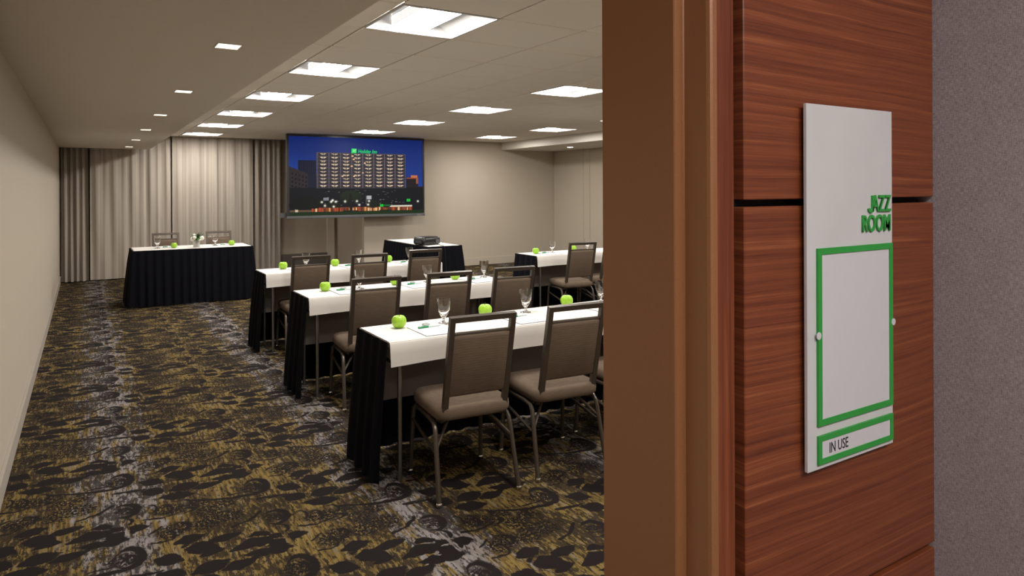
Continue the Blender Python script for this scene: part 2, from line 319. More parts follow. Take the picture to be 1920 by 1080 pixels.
# ---------------------------------------------------------------- mesh helpers
class MB:
    def __init__(s): s.v = []; s.f = []; s.sm = []
    def add(s, vs, fs, smooth=False):
        o = len(s.v); s.v += [tuple(p) for p in vs]
        for f in fs: s.f.append(tuple(i + o for i in f)); s.sm.append(smooth)
        return s
    def box(s, x0, x1, y0, y1, z0, z1):
        return s.add([(x0, y0, z0), (x1, y0, z0), (x1, y1, z0), (x0, y1, z0), (x0, y0, z1), (x1, y0, z1), (x1, y1, z1), (x0, y1, z1)],
                     [(3, 2, 1, 0), (4, 5, 6, 7), (0, 1, 5, 4), (1, 2, 6, 5), (2, 3, 7, 6), (3, 0, 4, 7)])
    def quad(s, a, b, c, d): return s.add([a, b, c, d], [(0, 1, 2, 3)])
    def tube(s, pts, r, n=8, cap=True):
        pts = [Vector(p) for p in pts]; rs = r if isinstance(r, (list, tuple)) else [r] * len(pts)
        vs = []; fs = []; up = None
        for i, p in enumerate(pts):
            t = ((pts[min(i + 1, len(pts) - 1)] - pts[max(i - 1, 0)])).normalized()
            if up is None: up = Vector((0, 0, 1)) if abs(t.z) < .9 else Vector((1, 0, 0))
            a = t.cross(up).normalized(); bb = a.cross(t).normalized(); up = bb
            for k in range(n):
                q = 2 * PI * (k + .5) / n; vs.append(p + (a * math.cos(q) + bb * math.sin(q)) * rs[i])
        for i in range(len(pts) - 1):
            for k in range(n):
                fs.append((i * n + k, i * n + (k + 1) % n, (i + 1) * n + (k + 1) % n, (i + 1) * n + k))
        if cap: fs.append(tuple(range(n - 1, -1, -1))); fs.append(tuple((len(pts) - 1) * n + k for k in range(n)))
        return s.add(vs, fs, True)
    def lathe(s, prof, n=20, c=(0, 0, 0)):
        vs = []; fs = []
        for (r, z) in prof:
            for k in range(n): a = 2 * PI * k / n; vs.append((c[0] + r * math.cos(a), c[1] + r * math.sin(a), c[2] + z))
        for i in range(len(prof) - 1):
            for k in range(n): fs.append((i * n + k, i * n + (k + 1) % n, (i + 1) * n + (k + 1) % n, (i + 1) * n + k))
        return s.add(vs, fs, True)
    def cushion(s, x0, x1, y0, y1, layers, rad=.05, n=6):
        # layers: (z, inset); rounded-rectangle rings joined from bottom to top
        rings = []
        for z, ins in layers:
            a, b2, c, d = x0 + ins, x1 - ins, y0 + ins, y1 - ins; r = max(.004, rad - ins * .5); ring = []
            for (cx, cy, q0) in ((b2 - r, d - r, 0), (a + r, d - r, PI / 2), (a + r, c + r, PI), (b2 - r, c + r, 3 * PI / 2)):
                for k in range(n + 1): q = q0 + PI / 2 * k / n; ring.append((cx + r * math.cos(q), cy + r * math.sin(q), z))
            rings.append(ring)
        N = len(rings[0]); vs = [p for r in rings for p in r]; fs = []
        for i in range(len(rings) - 1):
            for k in range(N): fs.append((i * N + k, i * N + (k + 1) % N, (i + 1) * N + (k + 1) % N, (i + 1) * N + k))
        fs.append(tuple(range(N - 1, -1, -1))); fs.append(tuple((len(rings) - 1) * N + k for k in range(N)))
        return s.add(vs, fs, True)
    def mesh(s, name, mat):
        me = bpy.data.meshes.new(name); me.from_pydata(s.v, [], s.f); me.update()
        me.polygons.foreach_set('use_smooth', s.sm)
        if mat: me.materials.append(MT[mat])
        return me
    def build(s, name, mat, parent=None, label=None, auto=40):
        me = s.mesh(name, mat)
        if any(s.sm):
            bm = bmesh.new(); bm.from_mesh(me); bmesh.ops.recalc_face_normals(bm, faces=bm.faces)
            for e in bm.edges:
                if len(e.link_faces) == 2 and e.calc_face_angle(0) > math.radians(auto): e.smooth = False
            bm.to_mesh(me); bm.free()
        return link(name, me, parent, label)
def link(name, me, parent=None, label=None):
    o = bpy.data.objects.new(name, me); col.objects.link(o)
    if parent: o.parent = parent
    if label: o['label'] = label
    return o
def bevel_mesh(me, w, seg=2):
    bm = bmesh.new(); bm.from_mesh(me); bmesh.ops.bevel(bm, geom=bm.edges[:], offset=w, segments=seg, affect='EDGES', profile=.5); bm.to_mesh(me); bm.free()
def tag(o, label=None, cat=None, group=None, kind=None):
    if label: o['label'] = label
    if cat: o['category'] = cat
    if group: o['group'] = group
    if kind: o['kind'] = kind
    return o
def empty(name, loc=(0, 0, 0), rz=0):
    o = bpy.data.objects.new(name, None); o.empty_display_size = .1; col.objects.link(o); o.location = loc; o.rotation_euler = (0, 0, rz); return o
def copy_tree(o, parent=None):
    c = o.copy(); col.objects.link(c); c.parent = parent
    for ch in list(o.children): copy_tree(ch, c)
    return c
def struct(name, mb, mat, label, cat, parent=None):
    o = mb.build(name, mat, parent)
    if parent is None: tag(o, label, cat, None, 'structure')
    return o
def text_mesh(name, body, size, mat, extrude=0.0, xscale=1.0, shear=0.0, align='LEFT', bold=0.0):
    cu = bpy.data.curves.new(name, 'FONT'); cu.body = body; cu.size = size; cu.extrude = extrude; cu.shear = shear; cu.align_x = align; cu.resolution_u = 3; cu.offset = bold
    tmp = bpy.data.objects.new(name, cu); col.objects.link(tmp)
    dg = bpy.context.evaluated_depsgraph_get(); me = bpy.data.meshes.new_from_object(tmp.evaluated_get(dg)); me.name = name
    bpy.data.objects.remove(tmp); bpy.data.curves.remove(cu)
    for v in me.vertices: v.co.x *= xscale
    me.materials.clear(); me.materials.append(MT[mat]); return me

# ---------------------------------------------------------------- room shell
XL, XR = -0.365, 8.66          # side walls
YD, YB, YW = 0.755, 12.12, 13.75   # door wall, screen wall, window wall
XBAY = 4.357                   # return of the window bay
ZC, ZT = 2.5, 2.66
XF = 1.155                     # linen wall of the entrance alcove
YF = 0.57                      # front of the wood panels

struct('floor', MB().box(-2.2, XR + .2, -2.6, YW + .2, -.1, 0), 'carpet', 'dark floral carpet with ochre and grey streaks covering the whole floor', 'floor')
struct('wall_left', MB().box(XL - .12, XL, YD, YW + .1, 0, ZT), 'wall_tan', 'long plain tan wall along the left side of the meeting room', 'wall')
struct('wall_back', MB().box(XBAY, XR + .1, YB, YB + .12, 0, ZT), 'wall_tan', 'tan wall behind the large display at the far end', 'wall')
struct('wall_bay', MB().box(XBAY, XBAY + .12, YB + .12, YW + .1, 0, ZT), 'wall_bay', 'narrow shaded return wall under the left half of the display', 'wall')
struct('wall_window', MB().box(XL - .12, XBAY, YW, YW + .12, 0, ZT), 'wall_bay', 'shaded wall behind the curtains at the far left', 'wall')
struct('trim_1', MB().box(4.15, 4.29, YW - .07, YW - .001, 0, ZC - .01), 'wall_tan', 'pale vertical post on the bay wall below the display', 'trim')
rw = struct('wall_right', MB().box(XR, XR + .12, YD, YB, 0, ZT), 'wall_tan', 'tan wall of flat panels on the far right side', 'wall')
pm = []
for (y0, y1, z1) in ((11.080, 12.11, 2.34), (10.868, 11.072, 2.325), (9.75, 10.858, 2.325), (8.60, 9.742, 2.325), (7.45, 8.592, 2.325), (6.30, 7.442, 2.325)):
    MB().box(XR - .018, XR - .001, y0, y1, .15, z1).build('wall_panel', 'wall_tan', rw)
struct('baseboard_left', MB().box(XL + .001, XL + .014, YD, 13.46, 0.001, .118).box(XL + .001, XL + .018, YD, 13.46, .118, .127), 'baseboard_paint', 'low taupe baseboard running along the left wall', 'baseboard')
struct('baseboard_back', MB().box(XBAY, XR - .02, YB - .014, YB - .001, 0.001, .145), 'wall_tan', 'tan baseboard under the display wall', 'baseboard')
struct('baseboard_right', MB().box(XR - .022, XR - .001, YD, YB - .016, 0.001, .14), 'wall_tan', 'tan baseboard along the right wall', 'baseboard')
struct('baseboard_window', MB().box(3.1, 4.14, YW - .05, YW - .001, 0.001, .27), 'baseboard_dark', 'dark brown base strip on the bay wall beside the curtain', 'baseboard')

# ceiling: slab, grid, lay-in tiles
ceil = struct('ceiling', MB().box(XL - .12, XR + .12, YD, YW + .12, ZT, ZT + .1), 'tile_paint', 'suspended ceiling of pale square tiles over the meeting room', 'ceiling')
X0, PXT, Y0, PYT = 1.41, 0.5975, 3.325, 0.61
xs = [0.944] + [X0 + PXT * k for k in range(0, 10)] + [7.315]
ys = [YD + .005] + [Y0 + PYT * k for k in range(-4, 15)] + [YB - .005]
lights_xy = [(1.71, 3.63 + 1.83 * k) for k in range(-1, 6)] + [(1.71 + 4 * PXT, 3.63 + 1.83 * k) for k in range(-1, 5)] + [(1.71 + 8 * PXT, 3.63 + 1.83 * k) for k in range(-1, 5)]
lights_xy = [(x, y) for x, y in lights_xy if y > 1.5]
grid = MB()
tile_cache = {}
def tile(x0, x1, y0, y1):
    key = (round(x1 - x0, 3), round(y1 - y0, 3))
    if key not in tile_cache:
        hx, hy = key[0] / 2 - .007, key[1] / 2 - .007
        tile_cache[key] = MB().add([(-hx, -hy, .016), (hx, -hy, .016), (hx, hy, .016), (-hx, hy, .016), (-hx, -hy, .004), (hx, -hy, .004), (hx, hy, .004), (-hx, hy, .004), (-hx + .005, -hy + .005, 0), (hx - .005, -hy + .005, 0), (hx - .005, hy - .005, 0), (-hx + .005, hy - .005, 0)],
            [(0, 1, 2, 3), (1, 0, 4, 5), (2, 1, 5, 6), (3, 2, 6, 7), (0, 3, 7, 4), (5, 4, 8, 9), (6, 5, 9, 10), (7, 6, 10, 11), (4, 7, 11, 8), (11, 10, 9, 8)]).mesh('ceiling_tile', 'tile_paint')
    o = link('ceiling_tile', tile_cache[key], ceil); o.location = ((x0 + x1) / 2, (y0 + y1) / 2, ZC)
rows = [(ys[j], ys[j + 1]) for j in range(len(ys) - 1)]
ntile = 0
for i in range(len(xs) - 1):
    for (y0, y1) in rows:
        cx, cy = (xs[i] + xs[i + 1]) / 2, (y0 + y1) / 2
        if any(abs(cx - lx) < .2 and abs(cy - ly) < .25 for lx, ly in lights_xy): continue
        tile(xs[i], xs[i + 1], y0, y1); ntile += 1
bay_rows = [(YB + .0, Y0 + PYT * 15), (Y0 + PYT * 15, Y0 + PYT * 16), (Y0 + PYT * 16, 13.44)]
bay_xs = [x for x in xs if x < 4.3] + [XBAY - .004]
for i in range(len(bay_xs) - 1):
    for (y0, y1) in bay_rows:
        cx, cy = (bay_xs[i] + bay_xs[i + 1]) / 2, (y0 + y1) / 2
        if abs(cx - 1.71) < .2 and abs(cy - 12.78) < .25: continue
        tile(bay_xs[i], bay_xs[i + 1], y0, y1); ntile += 1
for x in xs[1:-1]: grid.box(x - .011, x + .011, YD, 13.44 if x < 4.3 else YB, ZC + .016, ZC + .02)
for y in ys[1:-1]: grid.box(.955, 7.315, y - .011, y + .011, ZC + .016, ZC + .02)
for y in (12.475, 13.085): grid.box(.955, XBAY, y - .011, y + .011, ZC + .016, ZC + .02)
grid.box(.955, XBAY, 13.44, YW, ZC + .012, ZC + .02)
grid.build('ceiling_grid', 'grid_metal', ceil)

# left soffit with square openings for its downlights
DLX0, DLX1 = .55, .66
dly = [3.63, 5.45, 7.25, 9.09, 10.96, 12.73]
sx = [XL, DLX0, DLX1, .95]; sy = [YD]
for y in dly: sy += [y - .06, y + .06]
sy.append(13.45)
sm = MB()
for i in range(3):
    for j in range(len(sy) - 1):
        if i == 1 and j % 2 == 1: continue
        sm.quad((sx[i], sy[j], 2.25), (sx[i], sy[j + 1], 2.25), (sx[i + 1], sy[j + 1], 2.25), (sx[i + 1], sy[j], 2.25))
sm.box(.94, .95, YD, 13.45, 2.2501, ZT).box(XL, .94, 13.44, 13.45, 2.2501, ZT)
struct('ceiling_soffit_left', sm, 'soffit_paint', 'lowered plain ceiling strip with small square downlights on the left', 'soffit')
struct('ceiling_soffit_right', MB().box(7.32, XR - .001, YD, YB - .001, 2.345, ZT), 'white_trim', 'pale boxed soffit along the right wall', 'soffit')

# ---------------------------------------------------------------- light fixtures
def make_troffer():
    r = empty('troffer_light')
    fr = MB(); a, bq = .292, .298
    for (x0, x1, y0, y1) in ((-a, a, -bq, -bq + .008), (-a, a, bq - .008, bq), (-a, -a + .008, -bq + .008, bq - .008), (a - .008, a, -bq + .008, bq - .008)):
        fr.box(x0, x1, y0, y1, -.002, .012)
    fr.build('frame', 'reflector_white', r)
    for sgn in (-1, 1):
        wv = MB(); N = 10; prof = []
        for k in range(N + 1):
            t = k / N; prof.append((sgn * (.284 - .164 * t), .004 + .085 * math.sin(t * PI / 2)))
        vs = [(x, y, z) for (x, z) in prof for y in (-.29, .29)]
        fs = [(2 * k, 2 * k + 1, 2 * k + 3, 2 * k + 2) for k in range(N)]
        wv.add(vs, fs, True); wv.build('reflector_wing', 'reflector_white', r)
    for sgn in (-1, 1):
        MB().box(-.284, .284, sgn * .29 - .002, sgn * .29 + .002, .003, .12).build('end_plate', 'reflector_white', r)
    lens = MB(); N = 12; hw, hl = .118, .286
    prof = [(hw - 2 * hw * k / N, .034 - .024 * (1 - (1 - 2 * k / N) ** 2)) for k in range(N + 1)]
    vs = [(x, y, z) for (x, z) in prof for y in (-hl, hl)]
    fs = [(2 * k, 2 * k + 1, 2 * k + 3, 2 * k + 2) for k in range(N)]
    lens.add(vs, fs, True); lens.build('lens', 'lens_light', r, 'glowing curved lens')
    for sgn in (-1, 1):
        MB().quad((sgn * hw, -hl, .034), (sgn * hw, hl, .034), (sgn * hw, hl, .088), (sgn * hw, -hl, .088)).build('basket_side', 'basket_glow', r)
        MB().add([(x, sgn * (hl + .001), z) for x, z in prof] + [(-hw, sgn * (hl + .001), .04), (hw, sgn * (hl + .001), .04)], [tuple(range(N + 3))]).build('basket_end', 'reflector_white', r)
    return r
troffer = make_troffer()
ordn = ['first', 'second', 'third', 'fourth', 'fifth', 'sixth', 'seventh']
colname = {0: 'left', 1: 'middle', 2: 'right'}
cnt = {}
for i, (x, y) in enumerate(lights_xy):
    o = troffer if i == 0 else copy_tree(troffer)
    o.location = (x, y, ZC)
    c = round((x - 1.71) / (4 * PXT)); cnt[c] = cnt.get(c, -1) + 1
    tag(o, 'square recessed ceiling light, %s from the door in the %s row' % (ordn[cnt[c]], colname[c]), 'ceiling light', 'recessed square ceiling lights')

def make_downlight():
    r = empty('square_downlight')
    h = MB(); x0, x1, y0, y1 = -.055, .055, -.06, .06
    h.quad((x0, y0, 0), (x0, y1, 0), (x0, y1, .10), (x0, y0, .10)).quad((x1, y1, 0), (x1, y0, 0), (x1, y0, .10), (x1, y1, .10))
    h.quad((x0, y1, 0), (x1, y1, 0), (x1, y1, .10), (x0, y1, .10)).quad((x1, y0, 0), (x0, y0, 0), (x0, y0, .10), (x1, y0, .10)).quad((x0, y0, .10), (x0, y1, .10), (x1, y1, .10), (x1, y0, .10))
    h.build('housing', 'reflector_white', r)
    t = MB()
    for (a, b2, c, d) in ((-.06, .06, -.065, -.058), (-.06, .06, .058, .065), (-.06, -.053, -.058, .058), (.053, .06, -.058, .058)): t.box(a, b2, c, d, -.004, -.0005)
    t.build('trim_ring', 'white_trim', r)
    MB().lathe([(0.0, 0.052), (.018, .05), (.03, .056), (.032, .098)], 16, (.018, 0, 0)).build('lamp', 'spot_light', r, 'bright lamp inside the opening')
    return r
dl = make_downlight()
for i, y in enumerate(dly):
    o = dl if i == 0 else copy_tree(dl)
    o.location = ((DLX0 + DLX1) / 2, y, 2.25)
    tag(o, 'small square downlight in the left soffit, %s from the door' % ordn[i], 'downlight', 'soffit downlights')
r = empty('round_downlight', (8.0, 10.66, 2.345)); tag(r, 'small round downlight under the right soffit', 'downlight')
MB().lathe([(.062, -.001), (.085, -.006), (.088, -.001)], 24).build('trim_ring', 'white_trim', r)
MB().lathe([(.0, -.003), (.062, -.002)], 24).build('lens', 'spot_light', r)

# ---------------------------------------------------------------- entrance: door frame, panelled wall, linen wall
wd = MB()
wd.box(-2.2, -.36, .60, YD - .001, 0, ZT).box(-.36, .66, .60, YD - .001, 2.19, ZT).box(.66, XF + .12, .60, YD - .001, 0, ZT).box(XF + .12, XR + .12, .60, YD - .001, 0, ZT)
struct('wall_door', wd, 'backing_black', 'dark core of the wall around the doorway', 'wall')
MB_in = MB().box(.66, XR, YD - .0005, YD + .012, 0, ZT)
struct('wall_front', MB_in, 'wall_tan', 'inner tan face of the doorway wall', 'wall')
df = empty('door_1', (0, 0, 0)); tag(df, 'bronze painted steel door frame at the entrance', 'door frame', None, 'structure')
def frame_piece(name, boxes):
    m_ = MB()
    for bx_ in boxes: m_.box(*bx_)
    o = m_.build(name, 'frame_bronze', df); return o
def jamb(s, xs_):
    pts = [(0.0, .755), (0.0, .617), (.0012, .6152), (.004, .615), (.0145, .615), (.016, .6135), (.016, .578), (.0175, .5735), (.021, .572), (.028, .572), (.028, .60), (.05, .60), (.05, .755)]
    v = []; f = []; N = len(pts)
    for z in (0.0, 2.19):
        for (dx, y) in pts: v.append((xs_ + s * dx, y, z))
    for k in range(N): f.append((k, (k + 1) % N, N + (k + 1) % N, N + k))
    m_ = MB(); m_.add(v, f, False); o = m_.build('jamb', 'frame_bronze', df)
    return o
jamb(1, .624); jamb(-1, -.312)
frame_piece('head', [(-.312, .624, .615, .755, 2.13, 2.19), (-.328, .640, .572, .615, 2.146, 2.19)])
struct('trim_2', MB().box(.6525, .691, .580, .5995, 0, 2.5), 'wood_vertical', 'narrow reddish wood strip between the door frame and the wall panels', 'trim')
pw = empty('wall_panelling', (0, 0, 0)); tag(pw, 'reddish brown wood veneer panels beside the doorway', 'wall panelling', None, 'structure')
for (z0, z1) in ((1.5155, 2.5), (.963, 1.5065), (.41, .954), (.10, .401)):
    o = MB().box(.6985, XF - .003, YF, YF + .019, z0, z1).build('wood_panel', 'wood_horizontal', pw); bevel_mesh(o.data, .0012, 1)
MB().box(.692, XF - .018, .5895, .5998, 0, 2.5).build('backing', 'backing_black', pw)
struct('wall_alcove', MB().box(XF, XF + .12, -2.6, .60, 0, ZT), 'linen', 'mauve grey linen covered wall at the right edge', 'wall')
struct('wall_corridor_left', MB().box(-2.3, -2.2, -2.6, .755, 0, ZT), 'corridor_paint', 'plain wall of the corridor outside the room', 'wall')
struct('wall_corridor_back', MB().box(-2.3, XF + .12, -2.7, -2.6, 0, ZT), 'corridor_paint', 'plain corridor wall behind the viewer', 'wall')
struct('ceiling_corridor', MB().box(-2.3, XF + .12, -2.7, .60, ZC, ZT), 'corridor_paint', 'plain ceiling of the corridor outside the room', 'ceiling')
for (x, y) in ((.66, -.80), (-.30, -.80)):  # second panel is unseen, added on the left to brighten the door jamb
    r = empty('corridor_light', (x, y, ZC)); tag(r, 'flat square corridor ceiling light ' + ('beside the linen wall' if x > 0 else 'added in front of the doorway to light the jamb'), 'ceiling light', 'corridor lights')
    MB().box(-.3, .3, -.3, .3, -.02, -.001).build('frame', 'white_trim', r)
    MB().box(-.28, .28, -.28, .28, -.024, -.0205).build('diffuser', 'corridor_light', r)

# room sign
sg = empty('room_sign', (0.9095, YF - .012, 1.3978)); tag(sg, 'white acrylic room sign with green frames on the wood panels', 'sign')
sg.scale = (.979, .979, .979)
o = MB().box(-.104, .104, 0, .0055, -.25, .25).build('plate', 'sign_acrylic', sg); bevel_mesh(o.data, .001, 2)
MB().box(-.084, .084, .0055, .0121, -.23, .23).build('mount', 'white_trim', sg)
def frame_rect(x0, x1, z0, z1, t, name):
    f_ = MB()
    for bx_ in ((x0, x1, z1 - t, z1), (x0, x1, z0, z0 + t), (x0, x0 + t, z0 + t, z1 - t), (x1 - t, x1, z0 + t, z1 - t)): f_.box(bx_[0], bx_[1], -.0035, -.0002, bx_[2], bx_[3])
    return f_.build(name, 'sign_green', sg, 'green frame')
frame_rect(-.0845, .099, -.190, .0525, .0085, 'poster_frame')
MB().box(-.0765, .0905, -.0022, -.0002, -.182, .0445).build('insert', 'sign_insert', sg)
for (x, z) in ((-.0845, -.066), (.099, -.066)):
    th = MB(); th.lathe([(0, 0), (.0052, 0), (.0052, .0008), (0, .0008)], 16); o = th.build('thumb_notch', 'sign_insert', sg); o.rotation_euler = (PI / 2, 0, 0); o.location = (x, -.0036, z)
frame_rect(-.0845, .099, -.2425, -.2035, .0075, 'status_frame')
MB().box(-.077, .0915, -.0022, -.0002, -.235, -.211).build('status_slider', 'sign_insert', sg)
def sign_text(body, size, mat, x, z, ext, xs_, al, bold=0.0):
    me = text_mesh('lettering', body, size, mat, ext, xs_, 0, al, bold); o = link('lettering', me, sg); o.rotation_euler = (PI / 2, 0, 0); o.location = (x, -.0004 - ext, z); return o
sign_text('AZZ', .0345, 'sign_green', .0965, .1005, .0012, .72, 'RIGHT', .0004)
jm = MB(); jp = []
for k in range(9): a_ = -PI * .93 + PI * .93 * k / 8; jp.append((.0442 + .0052 * math.cos(a_), .1062 + .0058 * math.sin(a_)))
jp.append((.0494, .1238)); iv = []; 
for k, (x, z) in enumerate(jp):
    k0, k1 = max(0, k - 1), min(len(jp) - 1, k + 1); d_ = Vector((jp[k1][0] - jp[k0][0], jp[k1][1] - jp[k0][1])).normalized(); iv += [(x - d_.y * .0021, z + d_.x * .0021), (x + d_.y * .0021, z - d_.x * .0021)]
for yv in (-.0028, -.0002): jm.v += [(x, yv, z) for x, z in iv]
nq = len(iv)
for k in range(len(jp) - 1):
    a_, b_, c_, d_ = 2 * k, 2 * k + 1, 2 * k + 3, 2 * k + 2
    jm.f += [(a_, b_, c_, d_), (a_ + nq, d_ + nq, c_ + nq, b_ + nq), (a_, d_, d_ + nq, a_ + nq), (b_, b_ + nq, c_ + nq, c_)]; jm.sm += [False] * 4
jm.f += [(0, nq, nq + 1, 1), (nq - 2, nq - 1, 2 * nq - 1, 2 * nq - 2)]; jm.sm += [False] * 2
jm.build('lettering', 'sign_green', sg)
sign_text('ROOM', .0345, 'sign_green', .0965, .0715, .0012, .72, 'RIGHT', .0004)
sign_text('IN USE', .0205, 'text_black', -.060, -.2305, .0001, .74, 'LEFT', .0002).location.y = -.0024

# ---------------------------------------------------------------- curtains
def curtain(x0, x1, z1, pitch, amp, mat, label, y=13.60, name='curtain'):
    NX = max(40, int((x1 - x0) / pitch * 14)); NZ = 12; vs = []; fs = []
    rnd = random.Random(int(x0 * 100) + 5); phs = [rnd.uniform(-.6, .6) for _ in range(40)]; ams = [rnd.uniform(.55, 1.15) for _ in range(40)]
    for j in range(NZ + 1):
        t = j / NZ; z = .015 + (z1 - .015) * t
        for i in range(NX + 1):
            u = i / NX; x = x0 + (x1 - x0) * u; q = (x - x0) / pitch; k = int(q) % 40; fr = q - int(q)
            a_ = ams[k] * (1 - fr) + ams[(k + 1) % 40] * fr; p_ = phs[k] * (1 - fr) + phs[(k + 1) % 40] * fr
            s_ = math.sin(2 * PI * q + p_); s_ = math.copysign(abs(s_) ** .75, s_)
            vs.append((x + amp * .25 * math.sin(4 * PI * q + 1.0 + 1.5 * t) * a_, y + amp * a_ * s_ * (1 - .25 * t) + .012 * math.sin(3 * q + 4 * t), z))
    for j in range(NZ):
        for i in range(NX): fs.append((j * (NX + 1) + i, j * (NX + 1) + i + 1, (j + 1) * (NX + 1) + i + 1, (j + 1) * (NX + 1) + i))
    m_ = MB(); m_.add(vs, fs, True); o = m_.build(name, mat, None, auto=80)
    return tag(o, label, 'curtain', 'curtains on the far wall')
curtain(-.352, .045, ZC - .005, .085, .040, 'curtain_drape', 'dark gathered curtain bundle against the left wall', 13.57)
curtain(.065, 1.30, ZC - .005, .135, .013, 'curtain_sheer', 'wide striped curtain behind the left end of the head table', 13.63)
curtain(1.318, 2.70, ZC - .005, .150, .013, 'curtain_sheer', 'wide striped curtain behind the right end of the head table', 13.60)
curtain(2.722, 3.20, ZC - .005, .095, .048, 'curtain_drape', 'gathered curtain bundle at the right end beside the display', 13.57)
tag(MB().box(XL + .005, 3.25, 13.56, 13.66, ZC - .004, ZC + .010).build('curtain_track', 'track_metal'), 'ceiling track above the far curtains', 'curtain track')
wn = MB().box(1.22, 1.42, YW - .02, YW - .001, .3, 2.4)
struct('window_1', wn, 'white_trim', 'window mullion behind the curtains', 'window')

# ---------------------------------------------------------------- display
tv = empty('wall_display', (4.152, 11.80, 1.043)); tag(tv, 'very large flat display showing a hotel tower at night', 'display')
W2, HH = 1.2675, 1.445
fb = MB().box(-W2, W2, .0, .07, 0, HH)
o = fb.build('housing', 'bezel_black', tv); bevel_mesh(o.data, .006, 2)
bz = MB()
for bx_ in ((-W2, W2, HH - .036, HH), (-W2, -W2 + .034, .05, HH - .036), (W2 - .036, W2, .05, HH - .036)): bz.box(bx_[0], bx_[1], -.012, -.0005, bx_[2], bx_[3])
bz.build('bezel', 'bezel_black', tv)
o = MB().box(-W2 - .004, W2 + .004, -.022, -.0005, 0.0, .046).build('lower_bezel', 'bezel_grey', tv, 'grey lower bar'); bevel_mesh(o.data, .006, 2)
MB().box(W2 - .16, W2 - .05, -.0235, -.0222, .012, .022).build('badge', 'chrome', tv)
MB().box(-W2 - .10, W2 - .9, .0705, .11, .02, .10).box(-.5, -.42, .0705, .11, .1, 1.3).box(.62, 1.0, .0705, YB - 11.80 - .002, .35, 1.0).build('wall_mount', 'bezel_grey', tv)
# picture: flat print as a coloured emitting face grid
import numpy as np
SW, SH = 336, 190
yy, xx = np.mgrid[0:SH, 0:SW]; U = (xx + .5) / SW; V = (yy + .5) / SH      # V from the top
def cpx(x, y): return (x - 222) / 1356., (y - 130) / 810.
img = np.zeros((SH, SW, 3))
rs = np.random.RandomState(3)
def sm_noise(n_):
    a = rs.rand(n_, n_); xi = np.linspace(0, n_ - 1.001, SW); yi = np.linspace(0, n_ - 1.001, SH); x0 = xi.astype(int); y0 = yi.astype(int); fx = xi - x0; fy = (yi - y0)[:, None]
    return (a[y0][:, x0] * (1 - fx) + a[y0][:, x0 + 1] * fx) * (1 - fy) + (a[y0 + 1][:, x0] * (1 - fx) + a[y0 + 1][:, x0 + 1] * fx) * fy
nz = sm_noise(7)
sky = np.array([14, 34, 98]) + (V[..., None] * np.array([18, 45, 75])) * (0.55 + .9 * nz[..., None]); img[:] = sky
def rect(x0, y0, x1, y1, c, a=1.0):
    u0, v0 = cpx(x0, y0); u1, v1 = cpx(x1, y1); mk = (U >= u0) & (U < u1) & (V >= v0) & (V < v1)
    img[mk] = img[mk] * (1 - a) + np.array(c) * a; return mk
def poly_mask(fn): return fn
def disc(x, y, rx, ry, c, a=1.0):
    u, v = cpx(x, y); d = ((U - u) * 1356 / rx) ** 2 + ((V - v) * 810 / ry) ** 2; mk = d < 1
    img[mk] = img[mk] * (1 - a) + np.array(c) * a
def dot(x, y, r, c, s=1.0):
    u, v = cpx(x, y); d = (((U - u) * 1356) ** 2 + ((V - v) * 810) ** 2) / (r * r); g_ = np.exp(-d)[..., None] * s; img[:] = img + np.array(c) * g_
rect(305, 375, 478, 760, (16, 20, 38)); 
for k in range(9): rect(312 + k * 18, 380, 316 + k * 18, 740, (26, 32, 58))
v_top = 440 + (U * 1356 + 222 - 232) * .42; mk = (U < cpx(400, 0)[0]) & (V * 810 + 130 > v_top); img[mk] = (44, 36, 40)
for r_ in range(9):
    for c_ in range(5): rect(248 + c_ * 32, 500 + r_ * 42 + c_ * 10, 262 + c_ * 32, 520 + r_ * 42 + c_ * 10, (18, 16, 24))
rect(400, 520, 480, 760, (22, 26, 44))
rect(1395, 540, 1530, 880, (30, 22, 28)); rect(1450, 520, 1520, 545, (190, 110, 70)); rect(1400, 545, 1530, 556, (150, 70, 40)); rect(1505, 545, 1530, 610, (150, 80, 40)); rect(1515, 690, 1560, 800, (150, 80, 30)); rect(1530, 640, 1578, 880, (40, 28, 30))
rect(232, 655, 1578, 905, (14, 15, 22))
hm = rect(480, 288, 1390, 660, (74, 66, 72))
for r_ in range(10):
    y_ = 296 + r_ * 36.6
    rect(480, y_ + 24, 1390, y_ + 31, (44, 40, 50))
    for c_ in range(8):
        x_ = 545 + c_ * 112.5
        rect(x_ - 50, y_ + 2, x_ + 50, y_ + 24, (48, 43, 52)); rect(x_ - 30, y_ + 3, x_ + 30, y_ + 10, (226, 206, 178)); rect(x_ - 16, y_ + 10, x_ + 16, y_ + 19, (190, 166, 134)); rect(x_ - 6, y_ + 4, x_ + 4, y_ + 20, (110, 92, 82))
for c_ in range(9): rect(484 + c_ * 112.5, 288, 490 + c_ * 112.5, 660, (98, 88, 90))
for (x, y) in ((835, 318), (845, 353), (958, 392), (825, 425), (938, 497), (733, 533), (850, 533)): rect(x - 10, y - 6, x + 10, y + 6, (240, 190, 140))
for _ in range(46):
    x, y = rs.uniform(500, 1380), rs.uniform(668, 840); rect(x, y, x + rs.uniform(8, 24), y + 5, (120, 116, 120), .8)
rect(232, 880, 440, 905, (90, 72, 52)); rect(430, 858, 1460, 902, (120, 60, 36))
for k in range(34):
    x = 440 + k * 30 + rs.uniform(-6, 6); rect(x, 866 + rs.uniform(-6, 6), x + rs.uniform(8, 22), 900, [(232, 200, 140), (180, 70, 40), (214, 150, 90), (70, 36, 28)][rs.randint(4)], .9)
rect(1220, 846, 1460, 862, (214, 206, 190)); rect(280, 872, 306, 903, (190, 176, 150))
